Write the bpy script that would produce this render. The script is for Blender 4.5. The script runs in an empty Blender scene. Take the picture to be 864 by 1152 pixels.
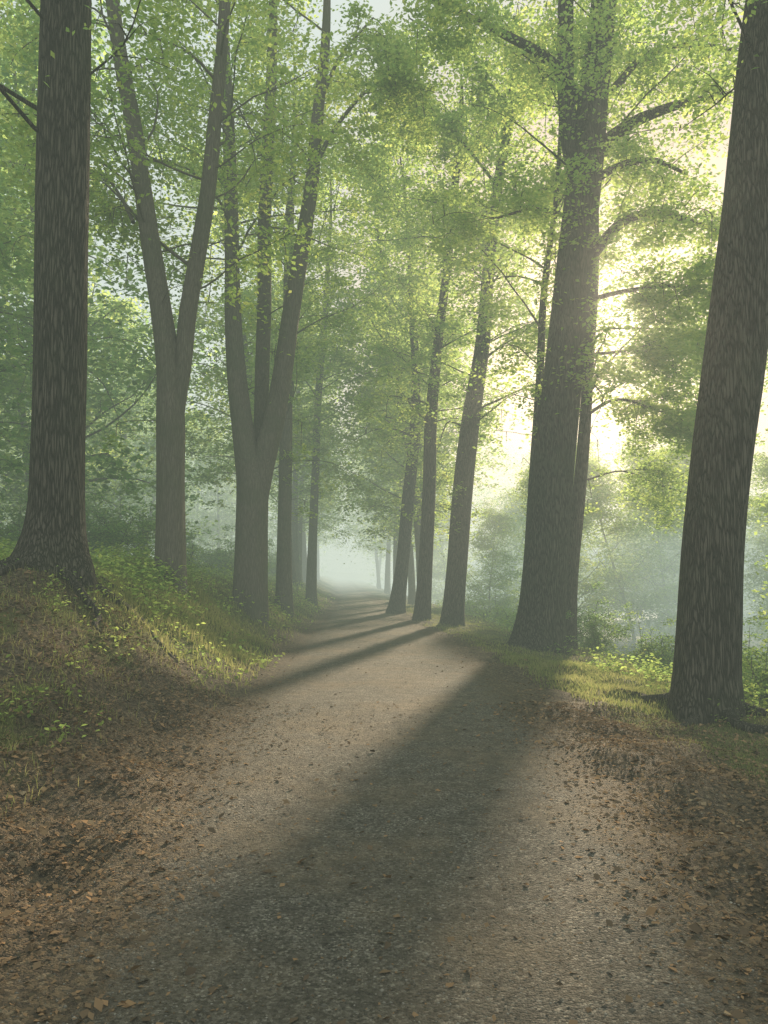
import bpy, math, numpy as np
from mathutils import Vector
rng=np.random.default_rng(7)
sc=bpy.context.scene
col=sc.collection
# ---------------------------------------------------------------- camera
F=900.0; HOR=645.0; CAMH=1.6
TH=math.atan((HOR-576)/F)
cam=bpy.data.cameras.new("camera"); camo=bpy.data.objects.new("camera",cam); col.objects.link(camo)
cam.sensor_fit='VERTICAL'; cam.sensor_height=36; cam.sensor_width=27; cam.lens=36*F/1152
cam.clip_end=3000; cam.clip_start=0.05
camo.location=(0,0,CAMH); camo.rotation_euler=(math.radians(90)+TH,0,0)
sc.camera=camo
def P(px,py,d):
    r=(px-432)/F; u=(576-py)/F
    y=math.cos(TH)-u*math.sin(TH); z=math.sin(TH)+u*math.cos(TH)
    k=d/y
    return np.array([r*k,d,CAMH+z*k])
# ---------------------------------------------------------------- light
SL=0.29; EL=math.radians(17.3); AZ=math.atan(SL)
S=np.array([math.sin(AZ)*math.cos(EL),math.cos(AZ)*math.cos(EL),math.sin(EL)])
w=bpy.data.worlds.new("World"); sc.world=w; w.use_nodes=True
nt=w.node_tree; bg=nt.nodes['Background']; wo=nt.nodes['World Output']
sky=nt.nodes.new('ShaderNodeTexSky'); sky.sky_type='NISHITA'; sky.sun_disc=False
sky.sun_elevation=EL; sky.sun_rotation=AZ; sky.air_density=1.0; sky.dust_density=2.0; sky.ozone_density=1.0
nt.links.new(sky.outputs[0],bg.inputs[0]); bg.inputs[1].default_value=0.022
# thin high cloud veil, warmer and brighter towards the sun
tcw=nt.nodes.new('ShaderNodeTexCoord'); dp=nt.nodes.new('ShaderNodeVectorMath'); dp.operation='DOT_PRODUCT'; dp.inputs[1].default_value=tuple(S)
nt.links.new(tcw.outputs['Generated'],dp.inputs[0])
mr=nt.nodes.new('ShaderNodeMapRange'); mr.interpolation_type='SMOOTHSTEP'; mr.inputs['From Min'].default_value=.90; mr.inputs['From Max'].default_value=1.0
nt.links.new(dp.outputs['Value'],mr.inputs['Value'])
mx=nt.nodes.new('ShaderNodeMix'); mx.data_type='RGBA'; mx.inputs[6].default_value=(.70,.77,.71,1); mx.inputs[7].default_value=(.78,.58,.42,1)
nt.links.new(mr.outputs[0],mx.inputs[0])
bg2=nt.nodes.new('ShaderNodeBackground'); nt.links.new(mx.outputs[2],bg2.inputs[0]); bg2.inputs[1].default_value=1.0
ads=nt.nodes.new('ShaderNodeAddShader'); nt.links.new(bg.outputs[0],ads.inputs[0]); nt.links.new(bg2.outputs[0],ads.inputs[1]); nt.links.new(ads.outputs[0],wo.inputs[0])
sl=bpy.data.lights.new("sun","SUN"); sl.energy=13; sl.angle=math.radians(2.4); sl.color=(1,0.80,0.56)
so=bpy.data.objects.new("sun",sl); col.objects.link(so)
so.rotation_euler=Vector(S).to_track_quat('Z','Y').to_euler(); so.location=(10,40,30)
sc.view_settings.view_transform='Standard'; sc.view_settings.look='None'; sc.view_settings.exposure=0
# ---------------------------------------------------------------- helpers
def link(ob,parent=None):
    col.objects.link(ob)
    if parent is not None: ob.parent=parent
    return ob
def mk(name,verts,quads=None,tris=None,mat=None,smooth=False,attrs=None):
    me=bpy.data.meshes.new(name)
    verts=np.asarray(verts,dtype=np.float32)
    me.vertices.add(len(verts)); me.vertices.foreach_set('co',verts.ravel())
    li=[];ls=[];n=0
    if quads is not None and len(quads):
        q=np.asarray(quads,dtype=np.int32); li.append(q.ravel()); ls.append(np.arange(len(q))*4); n=len(q)*4
    if tris is not None and len(tris):
        t=np.asarray(tris,dtype=np.int32); li.append(t.ravel()); ls.append(n+np.arange(len(t))*3)
    li=np.concatenate(li).astype(np.int32); ls=np.concatenate(ls).astype(np.int32)
    me.loops.add(len(li)); me.loops.foreach_set('vertex_index',li)
    me.polygons.add(len(ls)); me.polygons.foreach_set('loop_start',ls)
    me.update(calc_edges=True); me.validate()
    if smooth: me.polygons.foreach_set('use_smooth',np.ones(len(me.polygons),dtype=bool))
    if attrs:
        for k,v in attrs.items():
            a=me.attributes.new(k,'FLOAT','POINT'); a.data.foreach_set('value',np.asarray(v,dtype=np.float32))
    if mat: me.materials.append(mat)
    return me
def sm(t):
    t=np.clip(t,0,1); return t*t*(3-2*t)
# ---------------------------------------------------------------- terrain
ey=[-60,0,2.84,5,6.7,10,17,24,35,57,100,160,400]
el=[-1.0,-1.0,-1.05,-1.2,-1.35,-1.55,-1.8,-1.85,-2.15,-3.1,-5.5,-8.8,-22]
er=[1.25,1.25,1.3,1.4,1.5,1.5,1.4,.9,.1,-1.3,-3.8,-7,-20]
def eL(y): return (np.interp(y-1.8,ey,el)+np.interp(y+1.8,ey,el)+np.interp(y,ey,el))/3
def eR(y): return (np.interp(y-1.8,ey,er)+np.interp(y+1.8,ey,er)+np.interp(y,ey,er))/3
def H(x,y):
    x=np.asarray(x,float); y=np.asarray(y,float)
    uL=eL(y)-x; uR=x-eR(y)
    hb=np.interp(y,[0,5,10,14,30,200],[.7,.9,1.5,1.7,1.2,.9])
    wd=np.interp(y,[0,9,14,40],[3.2,3.1,2.8,3.2])
    z=hb*sm((uL+.05)/wd)+.07*np.clip(uL-3,0,70)
    z=z-.22*sm((uR-.4)/2.6)-1.95*sm((uR-3.0)/5)
    z=z+4*sm((x-36)/14)
    off=sm(np.maximum(uL,uR)/.6)
    b=.04*np.sin(x*1.7+y*.6)+.03*np.sin(x*.7-y*1.9+1)+.03*np.sin(x*4.1+y*2.7)+.025*np.sin(x*3.3-y*5.1)+.015*np.sin(x*9.1+y*7.3)*np.sin(y*8.7-x*3)
    z=z+off*b
    z=z+.30*np.exp(-((x+4.0)**2+(y-9.6)**2)/1.3)
    z=z+.16*np.exp(-((x+2.8)**2/.3+(y-7.2)**2/.5))+.12*np.exp(-((x+3.6)**2/.2+(y-7.9)**2/.3))
    z=z+.012*np.sin(x*2.1+y*.9)*np.cos(y*1.3)
    return z
# ---------------------------------------------------------------- materials
def newmat(n):
    m=bpy.data.materials.new(n); m.use_nodes=True; t=m.node_tree
    for x in list(t.nodes): t.nodes.remove(x)
    return m,t
def N(t,ty,**kw):
    n=t.nodes.new(ty)
    for k,v in kw.items():
        setattr(n,k,v)
    return n
def ramp(t,src,stops):
    r=t.nodes.new('ShaderNodeValToRGB'); e=r.color_ramp.elements
    while len(e)<len(stops): e.new(.5)
    for i,(p,c) in enumerate(stops):
        e[i].position=p; e[i].color=(c[0],c[1],c[2],1) if not np.isscalar(c) else (c,c,c,1)
    t.links.new(src,r.inputs[0]); return r.outputs[0]
def noise(t,scale,detail=4,vec=None,rough=.6):
    n=t.nodes.new('ShaderNodeTexNoise'); n.inputs['Scale'].default_value=scale; n.inputs['Detail'].default_value=detail; n.inputs['Roughness'].default_value=rough
    if vec is not None: t.links.new(vec,n.inputs['Vector'])
    return n.outputs['Fac']
def mixc(t,f,a,b,mode='MIX'):
    m=t.nodes.new('ShaderNodeMix'); m.data_type='RGBA'; m.blend_type=mode
    for s,v in ((m.inputs[0],f),(m.inputs[6],a),(m.inputs[7],b)):
        if hasattr(v,'is_output'): t.links.new(v,s)
        elif np.isscalar(v): s.default_value=v
        else: s.default_value=(v[0],v[1],v[2],1)
    return m.outputs[2]
def math_(t,op,a,b=0.0,c=None):
    m=t.nodes.new('ShaderNodeMath'); m.operation=op
    for i,v in enumerate((a,b) if c is None else (a,b,c)):
        if hasattr(v,'is_output'): t.links.new(v,m.inputs[i])
        else: m.inputs[i].default_value=v
    return m.outputs[0]
def leafmat(name,stops,tstops,tr=.5,clump=.35):
    m,t=newmat(name)
    g=N(t,'ShaderNodeNewGeometry'); 
    nz=noise(t,clump,2,g.outputs['Position'])
    a=math_(t,'MULTIPLY',nz,1.5); a=math_(t,'SUBTRACT',a,.5)
    f=math_(t,'MULTIPLY',g.outputs['Random Per Island'],.55); f=math_(t,'MULTIPLY_ADD',a,.6,f)
    c1=ramp(t,f,stops); c2=ramp(t,f,tstops)
    d=N(t,'ShaderNodeBsdfDiffuse')
    tl=N(t,'ShaderNodeBsdfTranslucent'); mx=N(t,'ShaderNodeMixShader'); mx.inputs[0].default_value=tr
    t.links.new(c1,d.inputs['Color']); t.links.new(c2,tl.inputs['Color'])
    t.links.new(d.outputs[0],mx.inputs[1]); t.links.new(tl.outputs[0],mx.inputs[2])
    o=N(t,'ShaderNodeOutputMaterial'); t.links.new(mx.outputs[0],o.inputs[0]); return m
M_leaf=leafmat('leaf_green',[(0,(.12,.20,.07)),(.5,(.22,.30,.085)),(1,(.34,.36,.11))],[(0,(.32,.52,.16)),(.5,(.57,.73,.20)),(1,(.82,.82,.27))],.6)
M_leafd=leafmat('leaf_deep_green',[(0,(.09,.18,.08)),(.5,(.16,.25,.09)),(1,(.27,.32,.11))],[(0,(.27,.50,.18)),(.5,(.47,.66,.21)),(1,(.72,.77,.26))],.6)
M_grass=leafmat('grass_blade',[(0,(.13,.16,.06)),(.4,(.24,.25,.09)),(.75,(.37,.34,.17)),(1,(.44,.37,.23))],[(0,(.28,.37,.12)),(.5,(.46,.48,.18)),(1,(.57,.51,.28))],.42,1.6)
M_fall=leafmat('fallen_leaf',[(0,(.085,.064,.046)),(.25,(.15,.11,.075)),(.5,(.24,.165,.10)),(.72,(.35,.22,.12)),(.85,(.37,.30,.20)),(1,(.48,.42,.31))],[(0,(.05,.03,.01)),(1,(.4,.24,.11))],.12,2.5)
def barkmat(name,dark,light,sc_=1.0,moss=.3,depth=.03,crack=.4):
    m,t=newmat(name)
    tc=N(t,'ShaderNodeTexCoord'); mp=N(t,'ShaderNodeMapping'); mp.inputs['Scale'].default_value=(1,1,.09)
    t.links.new(tc.outputs['Object'],mp.inputs[0])
    wn=t.nodes.new('ShaderNodeTexNoise'); wn.inputs['Scale'].default_value=14; wn.inputs['Detail'].default_value=4; t.links.new(mp.outputs[0],wn.inputs['Vector'])
    vm=N(t,'ShaderNodeVectorMath',operation='MULTIPLY_ADD'); t.links.new(wn.outputs['Color'],vm.inputs[0]); vm.inputs[1].default_value=(.08,.08,.08); t.links.new(mp.outputs[0],vm.inputs[2])
    v=N(t,'ShaderNodeTexVoronoi',feature='DISTANCE_TO_EDGE'); v.inputs['Scale'].default_value=32*sc_; t.links.new(vm.outputs[0],v.inputs['Vector'])
    e=math_(t,'MULTIPLY',v.outputs['Distance'],4.5); e=math_(t,'MINIMUM',e,1.0)
    n2=noise(t,55,5,mp.outputs[0],.75); n3=noise(t,1.3,2,tc.outputs['Object'])
    h=math_(t,'MULTIPLY_ADD',n2,.7,e)
    c=mixc(t,ramp(t,n2,[(.3,0.0),(.7,1.0)]),dark,light)
    c=mixc(t,e,(dark[0]*crack,dark[1]*crack,dark[2]*crack),c)
    f=ramp(t,n3,[(.45,0.0),(.7,1.0)])
    c=mixc(t,math_(t,'MULTIPLY',f,moss),c,(.11,.125,.075))
    bp=N(t,'ShaderNodeBump'); bp.inputs['Strength'].default_value=1; bp.inputs['Distance'].default_value=depth; t.links.new(h,bp.inputs['Height'])
    b=N(t,'ShaderNodeBsdfPrincipled'); b.inputs['Roughness'].default_value=.85; b.inputs['Specular IOR Level'].default_value=.2
    t.links.new(c,b.inputs['Base Color']); t.links.new(bp.outputs[0],b.inputs['Normal'])
    o=N(t,'ShaderNodeOutputMaterial'); t.links.new(b.outputs[0],o.inputs[0]); return m
M_bark=barkmat('bark_furrowed',(.12,.10,.08),(.185,.157,.128),1.0,.25,.038,.32)
M_bark2=barkmat('bark_smooth_grey',(.18,.156,.125),(.225,.20,.162),1.2,.5,.007,.75)
def groundmat(name):
    m,t=newmat(name)
    g=N(t,'ShaderNodeNewGeometry'); pos=g.outputs['Position']
    ap=N(t,'ShaderNodeAttribute',attribute_name='pathw').outputs['Fac']
    ag=N(t,'ShaderNodeAttribute',attribute_name='grassw').outputs['Fac']
    nb=noise(t,1.1,4,pos,.65); nf=noise(t,30,6,pos,.8); nm=noise(t,5,5,pos,.7); nl=noise(t,.8,3,pos,.6)
    vo=N(t,'ShaderNodeTexVoronoi'); vo.inputs['Scale'].default_value=38; t.links.new(pos,vo.inputs['Vector'])
    vs=N(t,'ShaderNodeSeparateColor'); t.links.new(vo.outputs['Color'],vs.inputs[0])
    litter=ramp(t,vs.outputs[0],[(0,(.075,.059,.044)),(.3,(.125,.096,.068)),(.6,(.185,.14,.09)),(.85,(.26,.19,.115)),(1,(.35,.28,.19))])
    litter=mixc(t,math_(t,'MULTIPLY',nf,.7),litter,(.085,.07,.052))
    grass=ramp(t,nf,[(.3,(.08,.085,.035)),(.55,(.15,.155,.06)),(.75,(.24,.21,.10))])
    gv=N(t,'ShaderNodeTexVoronoi'); gv.inputs['Scale'].default_value=85; t.links.new(pos,gv.inputs['Vector'])
    gs=N(t,'ShaderNodeSeparateColor'); t.links.new(gv.outputs['Color'],gs.inputs[0])
    gravel=ramp(t,gs.outputs[0],[(0,(.08,.074,.063)),(.45,(.17,.154,.127)),(.85,(.28,.25,.205)),(1,(.46,.42,.35))])
    sandy=mixc(t,math_(t,'MULTIPLY',ramp(t,nl,[(.42,0.0),(.62,1.0)]),.6),gravel,(.27,.21,.14))
    gravel=mixc(t,math_(t,'MULTIPLY',ramp(t,nm,[(.42,0.0),(.62,1.0)]),.6),sandy,(.10,.088,.07))
    gravel=mixc(t,math_(t,'MULTIPLY',ramp(t,nf,[(.5,0.0),(.7,1.0)]),.85),gravel,(.04,.035,.028))
    gf=math_(t,'ADD',ag,math_(t,'MULTIPLY',math_(t,'SUBTRACT',nb,.5),2.0)); gf=ramp(t,gf,[(.4,0.0),(.6,1.0)])
    c=mixc(t,gf,litter,grass)
    pf=math_(t,'ADD',ap,math_(t,'MULTIPLY',math_(t,'SUBTRACT',nm,.5),1.8)); pf=math_(t,'ADD',pf,math_(t,'MULTIPLY',math_(t,'SUBTRACT',nf,.5),1.2)); pf=ramp(t,pf,[(.42,0.0),(.6,1.0)])
    c=mixc(t,pf,c,gravel)
    hv=math_(t,'MULTIPLY_ADD',gv.outputs['Distance'],-.8,nf); hv=math_(t,'MULTIPLY_ADD',nm,1.2,hv); hv=math_(t,'MULTIPLY_ADD',vo.outputs['Distance'],-.5,hv)
    bp=N(t,'ShaderNodeBump'); bp.inputs['Strength'].default_value=1; bp.inputs['Distance'].default_value=.024; t.links.new(hv,bp.inputs['Height'])
    b=N(t,'ShaderNodeBsdfPrincipled'); b.inputs['Roughness'].default_value=.9; b.inputs['Specular IOR Level'].default_value=.15
    t.links.new(c,b.inputs['Base Color']); t.links.new(bp.outputs[0],b.inputs['Normal'])
    o=N(t,'ShaderNodeOutputMaterial'); t.links.new(b.outputs[0],o.inputs[0]); return m
M_ground=groundmat('forest_ground')
# ---------------------------------------------------------------- ground + path
def grassw(x,y):
    uL=eL(y)-x; uR=x-eR(y)
    a=sm((uL-.7)/1.1)*np.interp(y,[3,9],[.58,.75])+sm((y-8)/5)*sm((uL-.15)/.7)*.6
    st=np.interp(y,[4,10,18],[1.4,.9,.35])
    r=sm((uR-st)/.6)*sm((y-4)/3)*.7
    g=np.clip(a*(uL>0)+r*(uR>0),0,1)
    return g*(1-.7*np.exp(-((x+4.0)**2+(y-9.2)**2)/.8))*(1-.7*np.exp(-((x+3.1)**2/.4+(y-7.8)**2/1.0)))
def pathw(x,y):
    uL=eL(y)-x; uR=x-eR(y)
    return np.clip(.5-np.maximum(uL,uR)/np.interp(y,[10,20],[.9,.45])-np.interp(y,[10,24],[0,.15]),0,1)
xs=np.unique(np.concatenate([np.linspace(-12,12,241),np.linspace(-40,-12,50),np.linspace(12,60,70),np.linspace(-600,-40,40),np.linspace(60,600,50)]))
ys=np.unique(np.concatenate([np.linspace(0,30,260),np.linspace(30,90,140),np.linspace(-40,0,30),np.linspace(90,900,70)]))
X,Y=np.meshgrid(xs,ys); Z=H(X,Y); 
inside=np.clip(-np.maximum(eL(Y)-.35-X,X-eR(Y)-.35)/.3,0,1); Zg=Z-.06*inside
nx,ny=len(xs),len(ys); i=np.arange(nx*ny).reshape(ny,nx)
q=np.stack([i[:-1,:-1],i[:-1,1:],i[1:,1:],i[1:,:-1]],-1).reshape(-1,4)
me=mk('ground',np.stack([X,Y,Zg],-1).reshape(-1,3),q,mat=M_ground,smooth=True,attrs={'pathw':pathw(X,Y).ravel(),'grassw':grassw(X,Y).ravel()})
o=link(bpy.data.objects.new('ground',me)); o['kind']='structure'
ty=np.unique(np.concatenate([np.linspace(-15,30,400),np.linspace(30,200,300)])); tu=np.linspace(0,1,61)
TU,TY=np.meshgrid(tu,ty); L_=eL(TY)-.5; R_=eR(TY)+.5; TX=L_+(R_-L_)*TU
TZ=H(TX,TY)+.012-.05*sm((np.abs(TU-.5)*2-.9)/.1)
i=np.arange(TX.size).reshape(TX.shape); q=np.stack([i[:-1,:-1],i[:-1,1:],i[1:,1:],i[1:,:-1]],-1).reshape(-1,4)
me=mk('path',np.stack([TX,TY,TZ],-1).reshape(-1,3),q,mat=M_ground,smooth=True,attrs={'pathw':pathw(TX,TY).ravel(),'grassw':grassw(TX,TY).ravel()})
o=link(bpy.data.objects.new('path',me)); o['kind']='structure'
# water
m,t=newmat('lake_water'); b=N(t,'ShaderNodeBsdfPrincipled'); b.inputs['Base Color'].default_value=(.09,.12,.10,1); b.inputs['Roughness'].default_value=.6; b.inputs['Specular IOR Level'].default_value=.05
oo=N(t,'ShaderNodeOutputMaterial'); t.links.new(b.outputs[0],oo.inputs[0])
me=mk('water',[(4,-40,-1.55),(50,-40,-1.55),(50,500,-1.55),(-8,500,-1.55),(4,60,-1.55)],tris=[(0,1,4),(1,2,4),(2,3,4)],mat=m)
o=link(bpy.data.objects.new('water',me)); o['kind']='structure'
# ---------------------------------------------------------------- leaves
def gap(p):
    """keep-mask : openings in the canopy through which the low sun reaches the path"""
    t=p[:,2]/math.tan(EL); gx=p[:,0]-t*math.sin(AZ); gy=p[:,1]-t*math.cos(AZ)
    def e(cx,cy,a,b):
        s=(gx-cx)-SL*(gy-cy); return (s/a)**2+((gy-cy)/b)**2<1
    hit=e(-1.2,6.2,.8,4.6)|e(1.05,4.9,.65,2.5)|e(.3,12.5,.8,2.6)|e(-3.2,8.5,.6,2.0)|e(-.4,20,1.5,3)|e(-2.8,14,.8,3)|e(3.2,13,.6,2)
    return ~(hit & (rng.random(len(p))<.86) & (p[:,2]>.5))
def leaves(p,size,normal_jit=.6,flat=None):
    n=len(p)
    nr=np.stack([rng.normal(0,normal_jit,n),rng.normal(0,normal_jit,n),np.ones(n)],1); nr/=np.linalg.norm(nr,axis=1)[:,None]
    a=rng.uniform(0,2*np.pi,n); d=np.stack([np.cos(a),np.sin(a),-.25*np.ones(n)],1)
    d-=nr*(d*nr).sum(1)[:,None]; d/=np.linalg.norm(d,axis=1)[:,None]
    s=np.cross(nr,d); L=(size*rng.uniform(.65,1.3,n))[:,None]
    w_=rng.uniform(.26,.36,n)[:,None]
    v=np.stack([p,p+L*(.5*d+w_*s+.08*nr),p+L*d,p+L*(.5*d-w_*s+.08*nr)],1).reshape(-1,3)
    return v,np.arange(4*n).reshape(n,4)
class Buf:
    def __init__(s): s.v=[];s.q=[];s.n=0
    def add(s,v,q): s.v.append(v); s.q.append(q+s.n); s.n+=len(v)
    def mesh(s,name,mat,smooth=True,off=None):
        v=np.concatenate(s.v); 
        if off is not None: v=v-off
        return mk(name,v,np.concatenate(s.q),mat=mat,smooth=smooth)
def tube(buf,pts,rad,sides=8,lob=None,wob=0):
    pts=np.asarray(pts,float); rad=np.asarray(rad,float); n=len(pts)
    T=np.gradient(pts,axis=0); T/=np.linalg.norm(T,axis=1)[:,None]+1e-9
    u=np.cross(T[0],[0,1,0]); 
    if np.linalg.norm(u)<.1: u=np.cross(T[0],[1,0,0])
    a=np.linspace(0,2*np.pi,sides,endpoint=False); V=np.zeros((n,sides,3)); ph=rng.uniform(0,6,4)
    for k in range(n):
        u=u-T[k]*np.dot(u,T[k]); u/=np.linalg.norm(u); b=np.cross(T[k],u)
        r=rad[k]*np.ones(sides)
        if wob: r=r*(1+wob*np.sin(3*a+ph[0]+pts[k,2]*.5)+wob*.7*np.sin(5*a+ph[1]-pts[k,2]*.9))
        if lob is not None:
            r=r*(1+lob[k]*(1+.45*np.sin(5*a+ph[2])+.3*np.sin(3*a+ph[3])))
        V[k]=pts[k]+r[:,None]*(np.cos(a)[:,None]*u+np.sin(a)[:,None]*b)
    i=np.arange(n*sides).reshape(n,sides); j=np.roll(i,-1,1)
    q=np.stack([i[:-1],j[:-1],j[1:],i[1:]],-1).reshape(-1,4)
    buf.add(V.reshape(-1,3),q)
def spline(c,step=.25):
    c=np.asarray(c,float); n=len(c); s=np.concatenate([[0],np.cumsum(np.linalg.norm(np.diff(c[:,:3],axis=0),axis=1))])
    m=max(4,int(s[-1]/step)); t=np.linspace(0,s[-1],m); out=np.zeros((m,4))
    tan=np.gradient(c,s,axis=0)
    k=np.clip(np.searchsorted(s,t,side='right')-1,0,n-2); h=(s[k+1]-s[k]); x=((t-s[k])/h)[:,None]; h=h[:,None]
    out=(2*x**3-3*x**2+1)*c[k]+(x**3-2*x**2+x)*h*tan[k]+(-2*x**3+3*x**2)*c[k+1]+(x**3-x**2)*h*tan[k+1]
    return out
def branch(tb,lp,start,direc,length,r0,nspray,nleaf,sprayr,sides=6,droop=.12):
    n=9; pts=[start]; d=direc/np.linalg.norm(direc); cur=start.copy(); bend=rng.normal(0,.14,3)
    for k in range(n-1):
        d=d+bend*.5+rng.normal(0,.11,3)+np.array([0,0,-droop*k/n]); d/=np.linalg.norm(d)
        cur=cur+d*length/(n-1); pts.append(cur.copy())
    pts=np.array(pts); rad=np.linspace(r0,.005,n); tube(tb,pts,rad,sides)
    for k in range(nspray):
        f=rng.uniform(.3,1.02)*(n-1); f=min(f,n-1.001); i=int(f); p=pts[i]+(pts[i+1]-pts[i])*(f-i)
        side=np.cross(d,[0,0,1]); side/=np.linalg.norm(side)+1e-6
        off=side*rng.normal(0,1)*length*.20*(1.3-f/(n-1))+d*rng.uniform(0,.3)*length*.2+np.array([0,0,rng.normal(-.12,.35)])
        c=p+off
        if rng.random()<.6:
            mid=(p+c)/2+np.array([0,0,.08]); tube(tb,[p,mid,c],[.011,.007,.003],4)
        m=int(nleaf*rng.uniform(.4,1.5)); rr=sprayr*rng.uniform(.6,1.4)
        g=rng.normal(0,1,(m,3))*np.array([rr*.55,rr*.55,.07]); g[:,2]-=.3*(g[:,0]**2+g[:,1]**2)/max(rr,.1)
        tilt=rng.normal(0,.22,2); g[:,2]+=g[:,0]*tilt[0]+g[:,1]*tilt[1]
        lp.append(c+g)
def finish(name,base,tb,lp,bark,leafm,lsize,label,category,group=None,cull=True,sts=()):
    e=bpy.data.objects.new(name,None); e.empty_display_size=.3; e.location=base; link(e)
    e['label']=label; e['category']=category
    if group: e['group']=group
    t=bpy.data.objects.new('trunk',tb.mesh('trunk',bark,off=base)); link(t,e)
    if lp:
        p=np.concatenate(lp)
        p=p[p[:,2]>H(p[:,0],p[:,1])+.3]
        if cull: p=p[gap(p)]
        for sp in sts:
            q=sp[::4]; q=q[q[:,2]<13]
            for a in q:
                d2=(p[:,0]-a[0])**2+((p[:,1]-a[1])*.65)**2+(p[:,2]-a[2])**2
                p=p[(d2>.8**2)|(rng.random(len(p))<.12)]
        v,q=leaves(p,lsize)
        c=bpy.data.objects.new('crown',mk('crown',v-base,q,mat=leafm)); link(c,e)
    return e
def stem(px,d,top=None):
    out=[]
    for (a,b,w_) in px:
        dd=d; p=P(a,b,dd); out.append([p[0],p[1],p[2],w_/2*d/F])
    return out
def extend(st,ztop,sway=.3):
    a,b=np.array(st[-2]),np.array(st[-1]); dr=(b-a)[:3]; dr/=np.linalg.norm(dr); dr=dr*.6+np.array([0,0,.4]); 
    c=b.copy(); r0=b[3]; L=ztop-b[2]
    if L<=1: return st
    k=max(2,int(L/2.0))
    for i in range(k):
        c=c.copy(); c[:3]+=dr/np.linalg.norm(dr)*(L/k); c[:2]+=rng.normal(0,sway*.4,2); c[3]=r0*(1-(i+1)/(k+.25)); st.append(list(c)); dr=dr*.8+np.array([0,0,.2])
    return st
DENS=1.45
def alley_tree(stems,d,ztop,zb,nb,blen,nspray,nleaf,lsize,label,bark=M_bark,leafm=M_leaf,manual=(),sprayr=.65,yoff=None,bias=None,cull=True,low=0,flare=.25,roots=0,clear=True):
    tb=Buf(); lp=[]; sts=[]; nleaf=int(nleaf*DENS)
    for k,spx in enumerate(stems):
        s=stem(spx,d)
        if k==0:
            zz=float(H(s[0][0],d))
            b=np.array(s[0]); b2=np.array(s[1]); 
            if b[2]>zz-.35:
                f=b.copy(); f[0]=b[0]-(b2[0]-b[0])*min(.3,(b[2]-zz+.35)/max(.5,b2[2]-b[2])); f[2]=zz-.35; 
                if b[2]-f[2]<.2: s[0]=list(f)
                else: s=[list(f)]+s
            base=np.array([s[0][0],s[0][1],zz])
        if yoff and yoff[k]:
            s=[[q[0],q[1]+yoff[k]*min(1,i/4),q[2],q[3]] for i,q in enumerate(s)]
        s=extend(s,ztop*(1 if k==0 else rng.uniform(.85,1)))
        sp=spline(s,.2); sp[:,3]=np.maximum(sp[:,3],.012); sts.append(sp)
        if k==0:
            hh=sp[:,2]-base[2]; lob=flare*np.exp(-np.clip(hh,0,9)/.38)
        else: lob=np.zeros(len(sp))
        tube(tb,sp[:,:3],sp[:,3],28 if d<20 else 14,lob,.03)
    for k in range(roots):
        a=6.283*k/roots+rng.uniform(-.3,.3); r0=sts[0][0,3]; q_=[]
        for i in range(7):
            rr=r0*.8+i*.24; a+=rng.normal(0,.12); x=base[0]+rr*math.cos(a); y=base[1]+rr*math.sin(a); q_.append([x,y,float(H(x,y))+.05-.015*i+(.06 if i==0 else 0),.085*(1-i/7.5)])
        q_=spline(q_,.1); tube(tb,q_[:,:3],q_[:,3],8,None,.08)
    for i in range(nb):
        sp=sts[rng.integers(len(sts))]
        ok=np.where((sp[:,2]>zb)&(sp[:,2]<ztop-.5))[0]
        if not len(ok): continue
        k=ok[int(len(ok)*rng.random())]; f=(sp[k,2]-zb)/(ztop-zb)
        a=rng.uniform(0,2*np.pi)
        if bias is not None and rng.random()<bias[1]: a=bias[0]+rng.normal(0,.6)
        dr=np.array([math.cos(a),math.sin(a),rng.uniform(.1,.8)+.6*f])
        L=blen*rng.uniform(.5,1.15)*(1-.45*f)
        branch(tb,lp,sp[k,:3],dr,L,min(sp[k,3]*.35,.008+.006*L),nspray,nleaf,sprayr)
    for (mp,r0,ns) in manual:
        c=[]
        for i,(a,b_,dd) in enumerate(mp):
            p=P(a,b_,dd); c.append([*p,r0*(1-i/(len(mp)))+.008])
        sp=spline(c,.3); tube(tb,sp[:,:3],sp[:,3],8)
        for k in range(ns):
            j=rng.integers(len(sp)//4,len(sp)); dr=(sp[min(j+1,len(sp)-1),:3]-sp[j-1,:3]); a=rng.choice([-1,1])*rng.uniform(.4,1.1)
            dx=dr[0]*math.cos(a)-dr[1]*math.sin(a); dy=dr[0]*math.sin(a)+dr[1]*math.cos(a)
            branch(tb,lp,sp[j,:3],np.array([dx,dy,rng.uniform(-.4,.3)*abs(dx)+.02]),rng.uniform(.7,1.8),.012,5,nleaf,sprayr*.7,5)
    for k in range(low):
        sp=sts[rng.integers(len(sts))]; ok=np.where((sp[:,2]>zb*.55)&(sp[:,2]<zb*1.3))[0]
        if not len(ok): continue
        j=ok[rng.integers(len(ok))]; a=rng.uniform(0,6.28)
        branch(tb,lp,sp[j,:3],np.array([math.cos(a),math.sin(a),.3]),rng.uniform(.5,1.1),.01,2,int(nleaf*.5),.25,4)
    return finish('beech_tree',base,tb,lp,bark,leafm,lsize,label,'tree','trees lining the path',cull,sts if (clear and d<20) else ())
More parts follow.
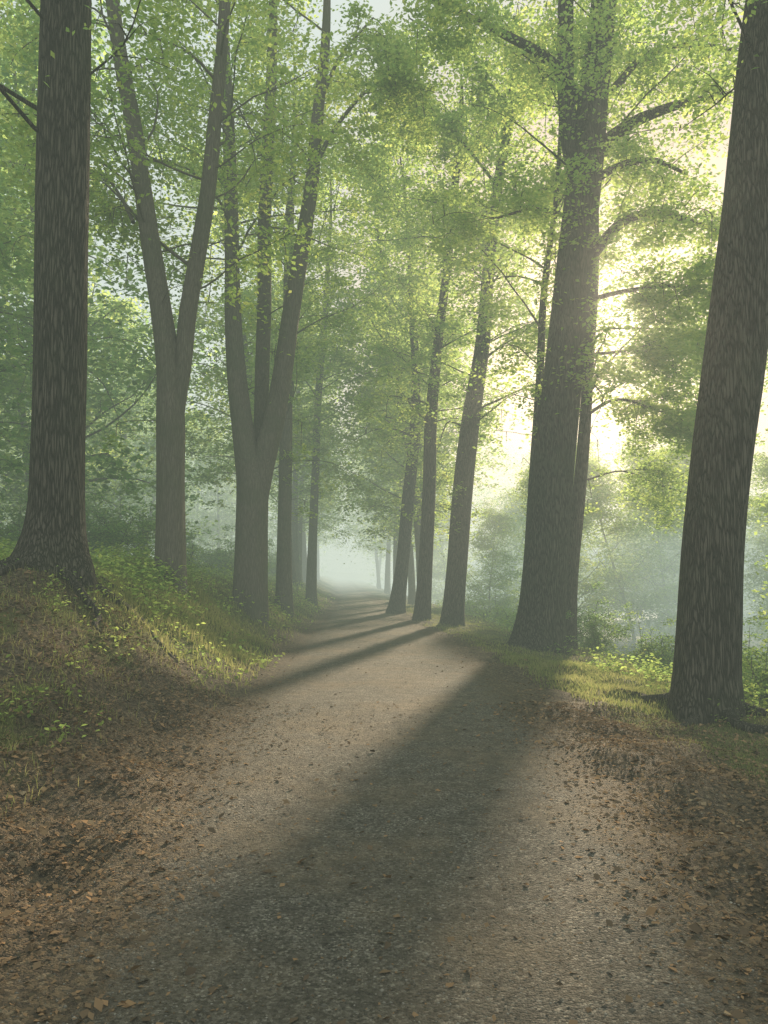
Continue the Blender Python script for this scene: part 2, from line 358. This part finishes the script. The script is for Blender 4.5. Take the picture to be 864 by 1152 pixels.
# left bank
alley_tree([[(57,650,76),(61,600,63),(64,500,58),(67,400,58),(69,300,58),(71,200,58),(73,100,57),(75,0,56),(77,-120,52)]],10,14,7.0,22,4.0,8,60,.09,"thick straight trunk with furrowed bark on the leafy bank",low=0,flare=.3,roots=8)
alley_tree([[(192,620,33),(192,540,31),(192,470,32),(190,420,28),(181,350,24),(170,280,22),(160,210,20),(150,140,19),(135,60,17),(124,-20,15),(110,-120,12)],
            [(193,560,16),(195,500,18),(200,450,20),(206,410,20),(212,350,20),(222,290,19),(233,220,18),(241,140,16),(248,70,14),(254,-10,13),(262,-120,11)]],14,16,6.6,34,4.2,8,62,.10,"grey forked beech splitting into two stems on grassy bank",bark=M_bark2,low=8,flare=.15,
            manual=[([(150,250,14),(135,220,14.6),(120,200,15),(100,190,15.5)],.03,9)])
alley_tree([[(282,660,38),(283,600,36),(283,540,34),(275,495,26),(268,440,23),(263,380,20),(261,300,17),(260,220,16),(257,130,14),(252,40,11)],
            [(285,610,20),(290,555,26),(299,510,26),(308,475,24),(318,420,22),(328,350,20),(341,270,18),(350,210,16),(356,140,14),(366,50,11)],
            [(284,610,12),(287,550,15),(290,480,16),(291,400,17),(292,320,17),(292,240,16),(296,150,15),(300,60,13),(302,-20,11)]],18.5,19,7.6,40,4.4,8,60,.11,"dark three-stemmed beech with a wide V fork beside the path",bark=M_bark2,low=14,yoff=[0,0,.8],flare=.12,
            manual=[([(352,190,18.5),(380,140,18.5),(415,100,18),(450,80,17.5)],.06,10),([(358,120,18.5),(385,60,18.5),(420,20,18.5)],.05,8)])
alley_tree([[(320,665,18),(320,600,16),(321,530,15),(322,450,14),(324,350,12),(326,250,10)]],24,18,6,38,4.0,8,55,.12,"slim grey beech trunk on the low bank",bark=M_bark2,low=6)
alley_tree([[(350,660,12),(352,600,10),(355,530,9),(358,450,8),(366,350,7)]],34,20,6,40,4.2,8,45,.15,"slender leaning beech beside the misty path",bark=M_bark2,low=4)
# right verge
man2=[([(676,165,19),(700,145,18.6),(750,122,18),(790,112,17.5),(828,105,17)],.18,5),([(672,200,19),(700,185,18.5),(735,180,18),(770,195,17.6)],.11,6),
 ([(668,285,19),(700,250,18),(740,240,17),(775,248,16.5),(812,262,16)],.13,14),([(655,340,19),(700,328,18.5),(760,322,18),(830,345,17)],.06,22),([(655,470,19.5),(690,450,20),(740,462,21),(800,475,22)],.04,28),
 ([(655,400,19),(700,395,20),(750,385,21),(820,400,22)],.04,30),([(690,100,19),(730,60,19),(780,50,19),(840,60,18)],.09,12),
 ([(660,540,21),(700,530,22),(740,545,23),(790,560,24)],.02,16),
 ([(650,110,19),(620,70,18),(570,40,17),(520,15,16),(480,-5,15)],.15,10),([(655,250,19),(600,235,18),(560,245,17.5)],.05,8)]
alley_tree([[(603,735,56),(608,690,52),(614,620,49),(622,540,46),(631,450,44),(641,350,42),(651,260,41),(660,180,39),(668,100,34),(677,20,30),(684,-60,26),(690,-150,22)],
            [(655,250,18),(651,205,22),(642,165,21),(637,110,20),(636,50,19),(637,-20,17),(640,-120,14)]],19,19,10.5,22,4.6,8,60,.105,"massive leaning trunk forking high up with long side limbs",manual=man2,low=6,flare=.25,roots=5)
alley_tree([[(794,830,70),(794,770,68),(797,700,68),(801,620,66),(811,520,65),(823,430,66),(834,340,66),(846,240,66),(857,140,66),(868,40,66),(880,-80,58)]],10.4,14,7.4,24,3.2,8,60,.09,"dark leaning furrowed trunk at the verge above the water",low=0,flare=.22,roots=5)
alley_tree([[(639,715,18),(643,640,16),(650,570,15),(657,490,14),(663,400,12),(669,310,10)]],20.4,18,5.5,32,4.2,7,50,.115,"slim trunk standing just behind a massive tree",low=4)
alley_tree([[(590,705,12),(595,620,11),(601,520,10),(607,430,9),(612,330,8)]],20.8,17,6.5,24,3.8,7,50,.115,"thin leaning trunk on the verge behind a massive tree",low=4)
alley_tree([[(509,702,24),(514,640,23),(520,560,23),(530,470,21),(542,390,17),(550,300,14),(560,210,12),(575,120,10),(580,20,8)]],26,20,6.2,44,4.6,8,55,.13,"tall leaning beech with a sinuous upper stem",low=8,
            manual=[([(560,210,26),(510,150,25.5),(450,110,25),(400,80,24.5)],.05,12),([(572,120,26),(520,60,25.5),(460,20,25)],.05,10)])
alley_tree([[(475,702,18),(479,630,16),(483,550,15),(485,470,14),(492,390,11),(502,310,10),(511,220,9),(518,130,7)]],28,20,6.5,42,4.4,8,52,.135,"tall slim beech bending slightly on the verge",low=8)
alley_tree([[(445,694,18),(452,640,15),(459,560,14),(467,480,12),(468,420,10),(462,330,8)]],32,20,7,44,4.3,8,46,.15,"slanting beech trunk beside the pale path",low=6)
# ---------------------------------------------------------------- template trees copied along the row and in the wood
def template(seed,h,zb,nb,blen,nspray,nleaf,lsize,r0,bark,leafm,sides=10,sprayr=.8):
    tb=Buf(); lp=[]; c=[]; x=np.zeros(2); dr=rng.normal(0,.07,2)
    for k in range(9):
        z=-.4+k*(h+.4)/8; c.append([x[0],x[1],z,r0*(1-.85*k/8)]); dr+=rng.normal(0,.04,2); x=x+dr*h/8
    sp=spline(c,.5); tube(tb,sp[:,:3],sp[:,3],sides,.3*np.exp(-np.clip(sp[:,2],0,9)/.4),.03)
    for i in range(nb):
        ok=np.where(sp[:,2]>zb)[0]; k=ok[int(len(ok)*rng.random()*.97)]; f=(sp[k,2]-zb)/(h-zb); a=rng.uniform(0,6.283)
        L=blen*rng.uniform(.6,1.2)*(1-.5*f); branch(tb,lp,sp[k,:3],np.array([math.cos(a),math.sin(a),rng.uniform(0,.7)+.6*f]),L,.012+.006*L,nspray,nleaf,sprayr,5)
    p=np.concatenate(lp); v,q=leaves(p,lsize)
    return tb.mesh('trunk',bark),mk('crown',v,q,mat=leafm)
T_row=[template(1,19,4.0,46,4.4,8,50,.19,.25,M_bark2,M_leaf) for _ in range(3)]
T_wood=[template(1,14,1.6,46,4.2,8,46,.19,.16,M_bark2,m_,sprayr=.95) for m_ in (M_leafd,M_leaf,M_leafd,M_leaf)]
T_low=[template(1,11,1.0,46,3.8,8,60,.17,.10,M_bark2,M_leaf,sprayr=.95) for _ in range(2)]
def place(tp,x,y,s,label,name='beech_tree',group='trees lining the path',rz=None,cat='tree'):
    z=float(H(x,y)); e=bpy.data.objects.new(name,None); e.location=(x,y,z); e.scale=(s,s,s); e.rotation_euler=(0,0,rng.uniform(0,6.28)); link(e)
    e['label']=label; e['category']=cat; e['group']=group
    names=('trunk','crown') if cat=='tree' else ('stem','foliage')
    for nm,me in zip(names,tp): link(bpy.data.objects.new(nm,me),e)
lab="slim misty beech in the row along the path"
for y in (37,42,47,53,60,68,78,90,105):
    place(T_row[rng.integers(3)],float(eR(y))+rng.uniform(1.3,2.2)+.01*y,y,rng.uniform(.85,1.1),lab)
for y in (29,39,44,50,57,65,75,86,98):
    place(T_row[rng.integers(3)],float(eL(y))-rng.uniform(1.3,2.3)-.01*y,y,rng.uniform(.85,1.1),lab)
lab="leafy broadleaf tree in the dense wood on the bank"
pos=[(-8.4,22.5),(-11.5,27)]
for tr in range(6000):
    y=rng.uniform(13,95); x=-rng.uniform(7.5,9+y*.75)-.04*y
    if all((x-a)**2+(y-b)**2>(3.9+.03*y)**2 for a,b in pos): pos.append((x,y))
    if len(pos)>=52: break
for i,(x,y) in enumerate(pos): place(T_wood[rng.integers(4)],x,y,1.12 if i<2 else rng.uniform(.65,.95)+.003*y,lab,'broadleaf_tree','trees in the wood beside the path')
lab="pale leafy tree on the misty lake shore"
for x,y,s in ((17.5,33,.8),(14.5,28,.55),(10.2,17.5,.75),(9.2,38,.75),(12,38,.85),(15,42,.95),(20,39,.8),(10,50,1.0),(6.5,50,.7),(16,54,1.1),(9,62,1.1),(20,58,1.1),(6,74,1),(13,80,1),(20,95,1),(5,95,1),(30,85,1.1),(28,66,1)):  # nearest one, out of view to the right, is added to block sun
    place(T_low[rng.integers(2)],x,y,s,lab,'broadleaf_tree','trees on the lake shore')
# ---------------------------------------------------------------- shrubs
def shrub_t(h,rad,n,lsize,m):
    tb=Buf(); lp=[]
    for i in range(14):
        a=rng.uniform(0,6.28); branch(tb,lp,np.array([rng.normal(0,.12),rng.normal(0,.12),-.05]),np.array([math.cos(a)*rad/h*.8,math.sin(a)*rad/h*.8,1.]),h*rng.uniform(.7,1.15),.016,8,n,.3,4,.2)
    p=np.concatenate(lp); v,q=leaves(p,lsize); return tb.mesh('stem',M_bark2),mk('foliage',v,q,mat=m)
T_sh=[shrub_t(1.7,1.2,44,.08,M_leaf),shrub_t(1.2,1.1,44,.07,M_leaf),shrub_t(2.6,1.6,44,.10,M_leafd)]
for k in range(44):
    y=rng.uniform(11,60); x=float(eL(y))-rng.uniform(3.0,7.5); 
    if abs(x+3.73)<.9 and abs(y-13)<2.5: continue
    place(T_sh[rng.integers(3)],x,y,rng.uniform(.4,.9),"leafy green shrub among grass on the bank",'leafy_shrub','shrubs on the bank',cat='shrub')
for k in range(36):
    y=rng.uniform(13,55)**1.0; x=float(eR(y))+rng.uniform(3.8,8.5)
    if y<20: x=max(x,6.4)
    place(T_sh[rng.integers(3)],x,y,rng.uniform(.4,.85),"misty shrub on the slope above the water",'leafy_shrub','shrubs on the lake slope',cat='shrub')
# ---------------------------------------------------------------- far-off wood (stuff)
lp=[]
for k in range(1500):
    r=rng.random()
    if r<.32: y=rng.uniform(60,150); x=-rng.uniform(14,90); z=rng.uniform(0,22)+2
    elif r<.48: y=rng.uniform(115,165); x=rng.uniform(-50,40); z=rng.uniform(0,22)
    else: y=rng.uniform(8,160); x=rng.uniform(42,60); z=rng.uniform(-1,1)+ rng.random()*(8+2.5*math.sin(y*.21)+1.5*math.sin(y*.57)) 
    m_=90; lp.append(np.array([x,y,z])+rng.normal(0,1,(m_,3))*np.array([2.2,2.2,.9]))
p=np.concatenate(lp); cx=(eL(p[:,1])+eR(p[:,1]))/2
p=p[~(((p[:,0]-cx)/3.4)**2+(p[:,2]/9)**2<1)]
v,q=leaves(p,.5,.8); o=link(bpy.data.objects.new('distant_wood',mk('distant_wood',v,q,mat=M_leafd))); o['kind']='stuff'; o['label']="far-off misty wood of green foliage"; o['category']="wood"
# ---------------------------------------------------------------- grass, herbs, fallen leaves, pebbles
def blades(p,h,wd):
    n=len(p); a=rng.uniform(0,6.283,n); hh=(h*rng.uniform(.4,1.5,n))[:,None]; s=np.stack([np.cos(a),np.sin(a),0*a],1)*wd
    b=rng.uniform(0,6.283,n); ln=np.stack([np.cos(b),np.sin(b),0*b],1)*rng.uniform(.1,.9,n)[:,None]
    up=np.array([0,0,1.]); m_=p+hh*(.55*up+.25*ln); t_=p+hh*(.9*up+.9*ln)
    v=np.stack([p-s,p+s,m_+s*.7,m_-s*.7,t_],1).reshape(-1,3); k=np.arange(n)*5
    return v,np.stack([k,k+1,k+2,k+3],1),np.stack([k+3,k+2,k+4],1)
def pts(n,x0,x1,y0,y1,w_,power=1.0):
    u=rng.random(n)**power; y=y0+(y1-y0)*u; x=rng.uniform(x0,x1,n); keep=rng.random(n)<w_(x,y); x,y=x[keep],y[keep]
    return np.stack([x,y,H(x,y)-.01],1)
def nz2(x,y,s): return .5+.5*np.sin(x*1.9*s+1.3*np.sin(y*1.1*s))*np.cos(y*1.6*s+1.7*np.sin(x*.8*s))
gw=lambda x,y:np.clip(grassw(x,y)*1.4*(.2+1.0*nz2(x,y,1.9)*nz2(y*.7,x,3.1)**.5),0,1)*((x>-14)&(x<9))
p=np.concatenate([pts(300000,-9,7,2.5,16,gw,1.0),pts(190000,-12,7,12,42,gw,1.3)])
far=p[:,1]>10
rt=p[:,0]>0
hs=np.where(rt,.05,.085); 
v1,q1,t1=blades(p[~far],hs[~far],.003); v2,q2,t2=blades(p[far],np.where(rt[far],.08,.12),.007)
v=np.concatenate([v1,v2]); o=link(bpy.data.objects.new('grass',mk('grass',v,np.concatenate([q1,q2+len(v1)]),np.concatenate([t1,t2+len(v1)]),mat=M_grass))); o['kind']='stuff'; o['label']="short green and straw-coloured grass on bank and verge"; o['category']="grass"
hw=lambda x,y:np.clip(grassw(x,y)*1.0*(nz2(x+3,y,1.1)>.55)*np.interp(y,[3,10],[.55,.8])+.6*(x<eL(y)-2.0)*(y>9.5),0,1)*((x<0)|(x>eR(y)+2.4))
c=np.concatenate([pts(6500,-9,7,3,16,hw),pts(8500,-13,8,10,45,hw,1.2)])
lp=[]
for cc in c:
    f=1 if cc[1]<10 else 1.7; m_=rng.integers(8,18); hgt=rng.uniform(.08,.28)*f
    g=rng.normal(0,1,(m_,3))*np.array([.09*f,.09*f,0]); g[:,2]=rng.uniform(.02,hgt,m_); lp.append(cc+g)
p=np.concatenate(lp); sz=np.where(p[:,1]<11,.05,.08); n=len(p)
v,q=leaves(p,1.0,.5); v=v.reshape(-1,4,3); v=p[:,None,:]+(v-p[:,None,:])*sz[:,None,None]
o=link(bpy.data.objects.new('undergrowth',mk('undergrowth',v.reshape(-1,3),q,mat=M_leaf))); o['kind']='stuff'; o['label']="low leafy herbs growing on the bank"; o['category']="undergrowth"
def fw(x,y):
    uL=eL(y)-x; uR=x-eR(y); u=np.maximum(uL,uR)
    return np.clip(.05+.75*np.exp(-(np.maximum(.5-u,0)/.5)**2)*np.exp(-(np.maximum(u-.9,0)/1.0)**2)+.3*(u>.5),0,1)*(.35+.75*nz2(x,y,2.2))*np.interp(y,[12,16],[1,.5])
p=np.concatenate([pts(260000,-4.5,5,2.2,10,fw,1.15),pts(70000,-5,5,8,26,fw,1.2)])
p=np.concatenate([p[:,:2],(H(p[:,0],p[:,1])+.016)[:,None]],1)
sz=.012+.048*rng.random(len(p))**3.5
v,q=leaves(p,1.0,.38); v=v.reshape(-1,4,3); v=(p[:,None,:]+(v-p[:,None,:])*sz[:,None,None]).reshape(-1,3)
o=link(bpy.data.objects.new('fallen_leaves',mk('fallen_leaves',v,q,mat=M_fall))); o['kind']='stuff'; o['label']="scattered brown and tan fallen leaves"; o['category']="fallen leaves"
n=14000; y=2.2+7*rng.random(n)**1.3; x=rng.uniform(-2,2.6,n); z=H(x,y)+.012
s=rng.uniform(.0025,.008,n)*np.where(rng.random(n)<.04,1.8,1)
octv=np.array([[1,0,0],[0,1,0],[-1,0,0],[0,-1,0],[0,0,.6],[0,0,-.6]],float)
V=np.stack([x,y,z],1)[:,None,:]+octv[None]*s[:,None,None]*rng.uniform(.6,1.3,(n,6,1))
fc=np.array([[0,1,4],[1,2,4],[2,3,4],[3,0,4],[1,0,5],[2,1,5],[3,2,5],[0,3,5]]); tr=(np.arange(n)*6)[:,None,None]+fc[None]
m,t=newmat('pebble_stone'); g=N(t,'ShaderNodeNewGeometry'); b=N(t,'ShaderNodeBsdfDiffuse')
t.links.new(ramp(t,g.outputs['Random Per Island'],[(0,(.08,.073,.063)),(.6,(.18,.165,.14)),(1,(.36,.33,.28))]),b.inputs['Color']); oo=N(t,'ShaderNodeOutputMaterial'); t.links.new(b.outputs[0],oo.inputs[0])
o=link(bpy.data.objects.new('gravel',mk('gravel',V.reshape(-1,3),tris=tr.reshape(-1,3),mat=m))); o['kind']='stuff'; o['label']="loose grit and pebbles on the path"; o['category']="gravel"
# ---------------------------------------------------------------- morning mist (homogeneous banks, their pale light put in as volume emission)
def mist(SIG,colr,x0,x1,y0,y1,z0,z1,nm,scat=0):
    m,t=newmat(nm); vs=N(t,'ShaderNodeVolumeAbsorption'); vs.inputs['Color'].default_value=(0,0,0,1); vs.inputs['Density'].default_value=SIG
    em=N(t,'ShaderNodeEmission'); em.inputs[0].default_value=(*colr,1); em.inputs[1].default_value=SIG
    ad=N(t,'ShaderNodeAddShader'); t.links.new(vs.outputs[0],ad.inputs[0]); t.links.new(em.outputs[0],ad.inputs[1]); out=ad.outputs[0]
    if scat:
        s_=N(t,'ShaderNodeVolumeScatter'); s_.inputs['Color'].default_value=(1,1,1,1); s_.inputs['Density'].default_value=scat; s_.inputs['Anisotropy'].default_value=.85
        a2=N(t,'ShaderNodeAddShader'); t.links.new(out,a2.inputs[0]); t.links.new(s_.outputs[0],a2.inputs[1]); out=a2.outputs[0]
    oo=N(t,'ShaderNodeOutputMaterial'); t.links.new(out,oo.inputs['Volume'])
    me=mk('mist',[(x0,y0,z0),(x1,y0,z0),(x1,y1,z0),(x0,y1,z0),(x0,y0,z1),(x1,y0,z1),(x1,y1,z1),(x0,y1,z1)],[(0,3,2,1),(4,5,6,7),(0,1,5,4),(1,2,6,5),(2,3,7,6),(3,0,4,7)],mat=m)
    o=link(bpy.data.objects.new('mist',me)); o['kind']='structure'
mist(.0078,(.45,.54,.44),-100,120,-12,230,-4,14,'morning_mist_glow',.0005)
mist(.010,(.95,1.05,.95),-90,110,50,220,-3.5,12,'distant_mist_glow')
mist(.028,(.50,.59,.52),8.5,100,6,210,-3,3.2,'lake_mist_glow')
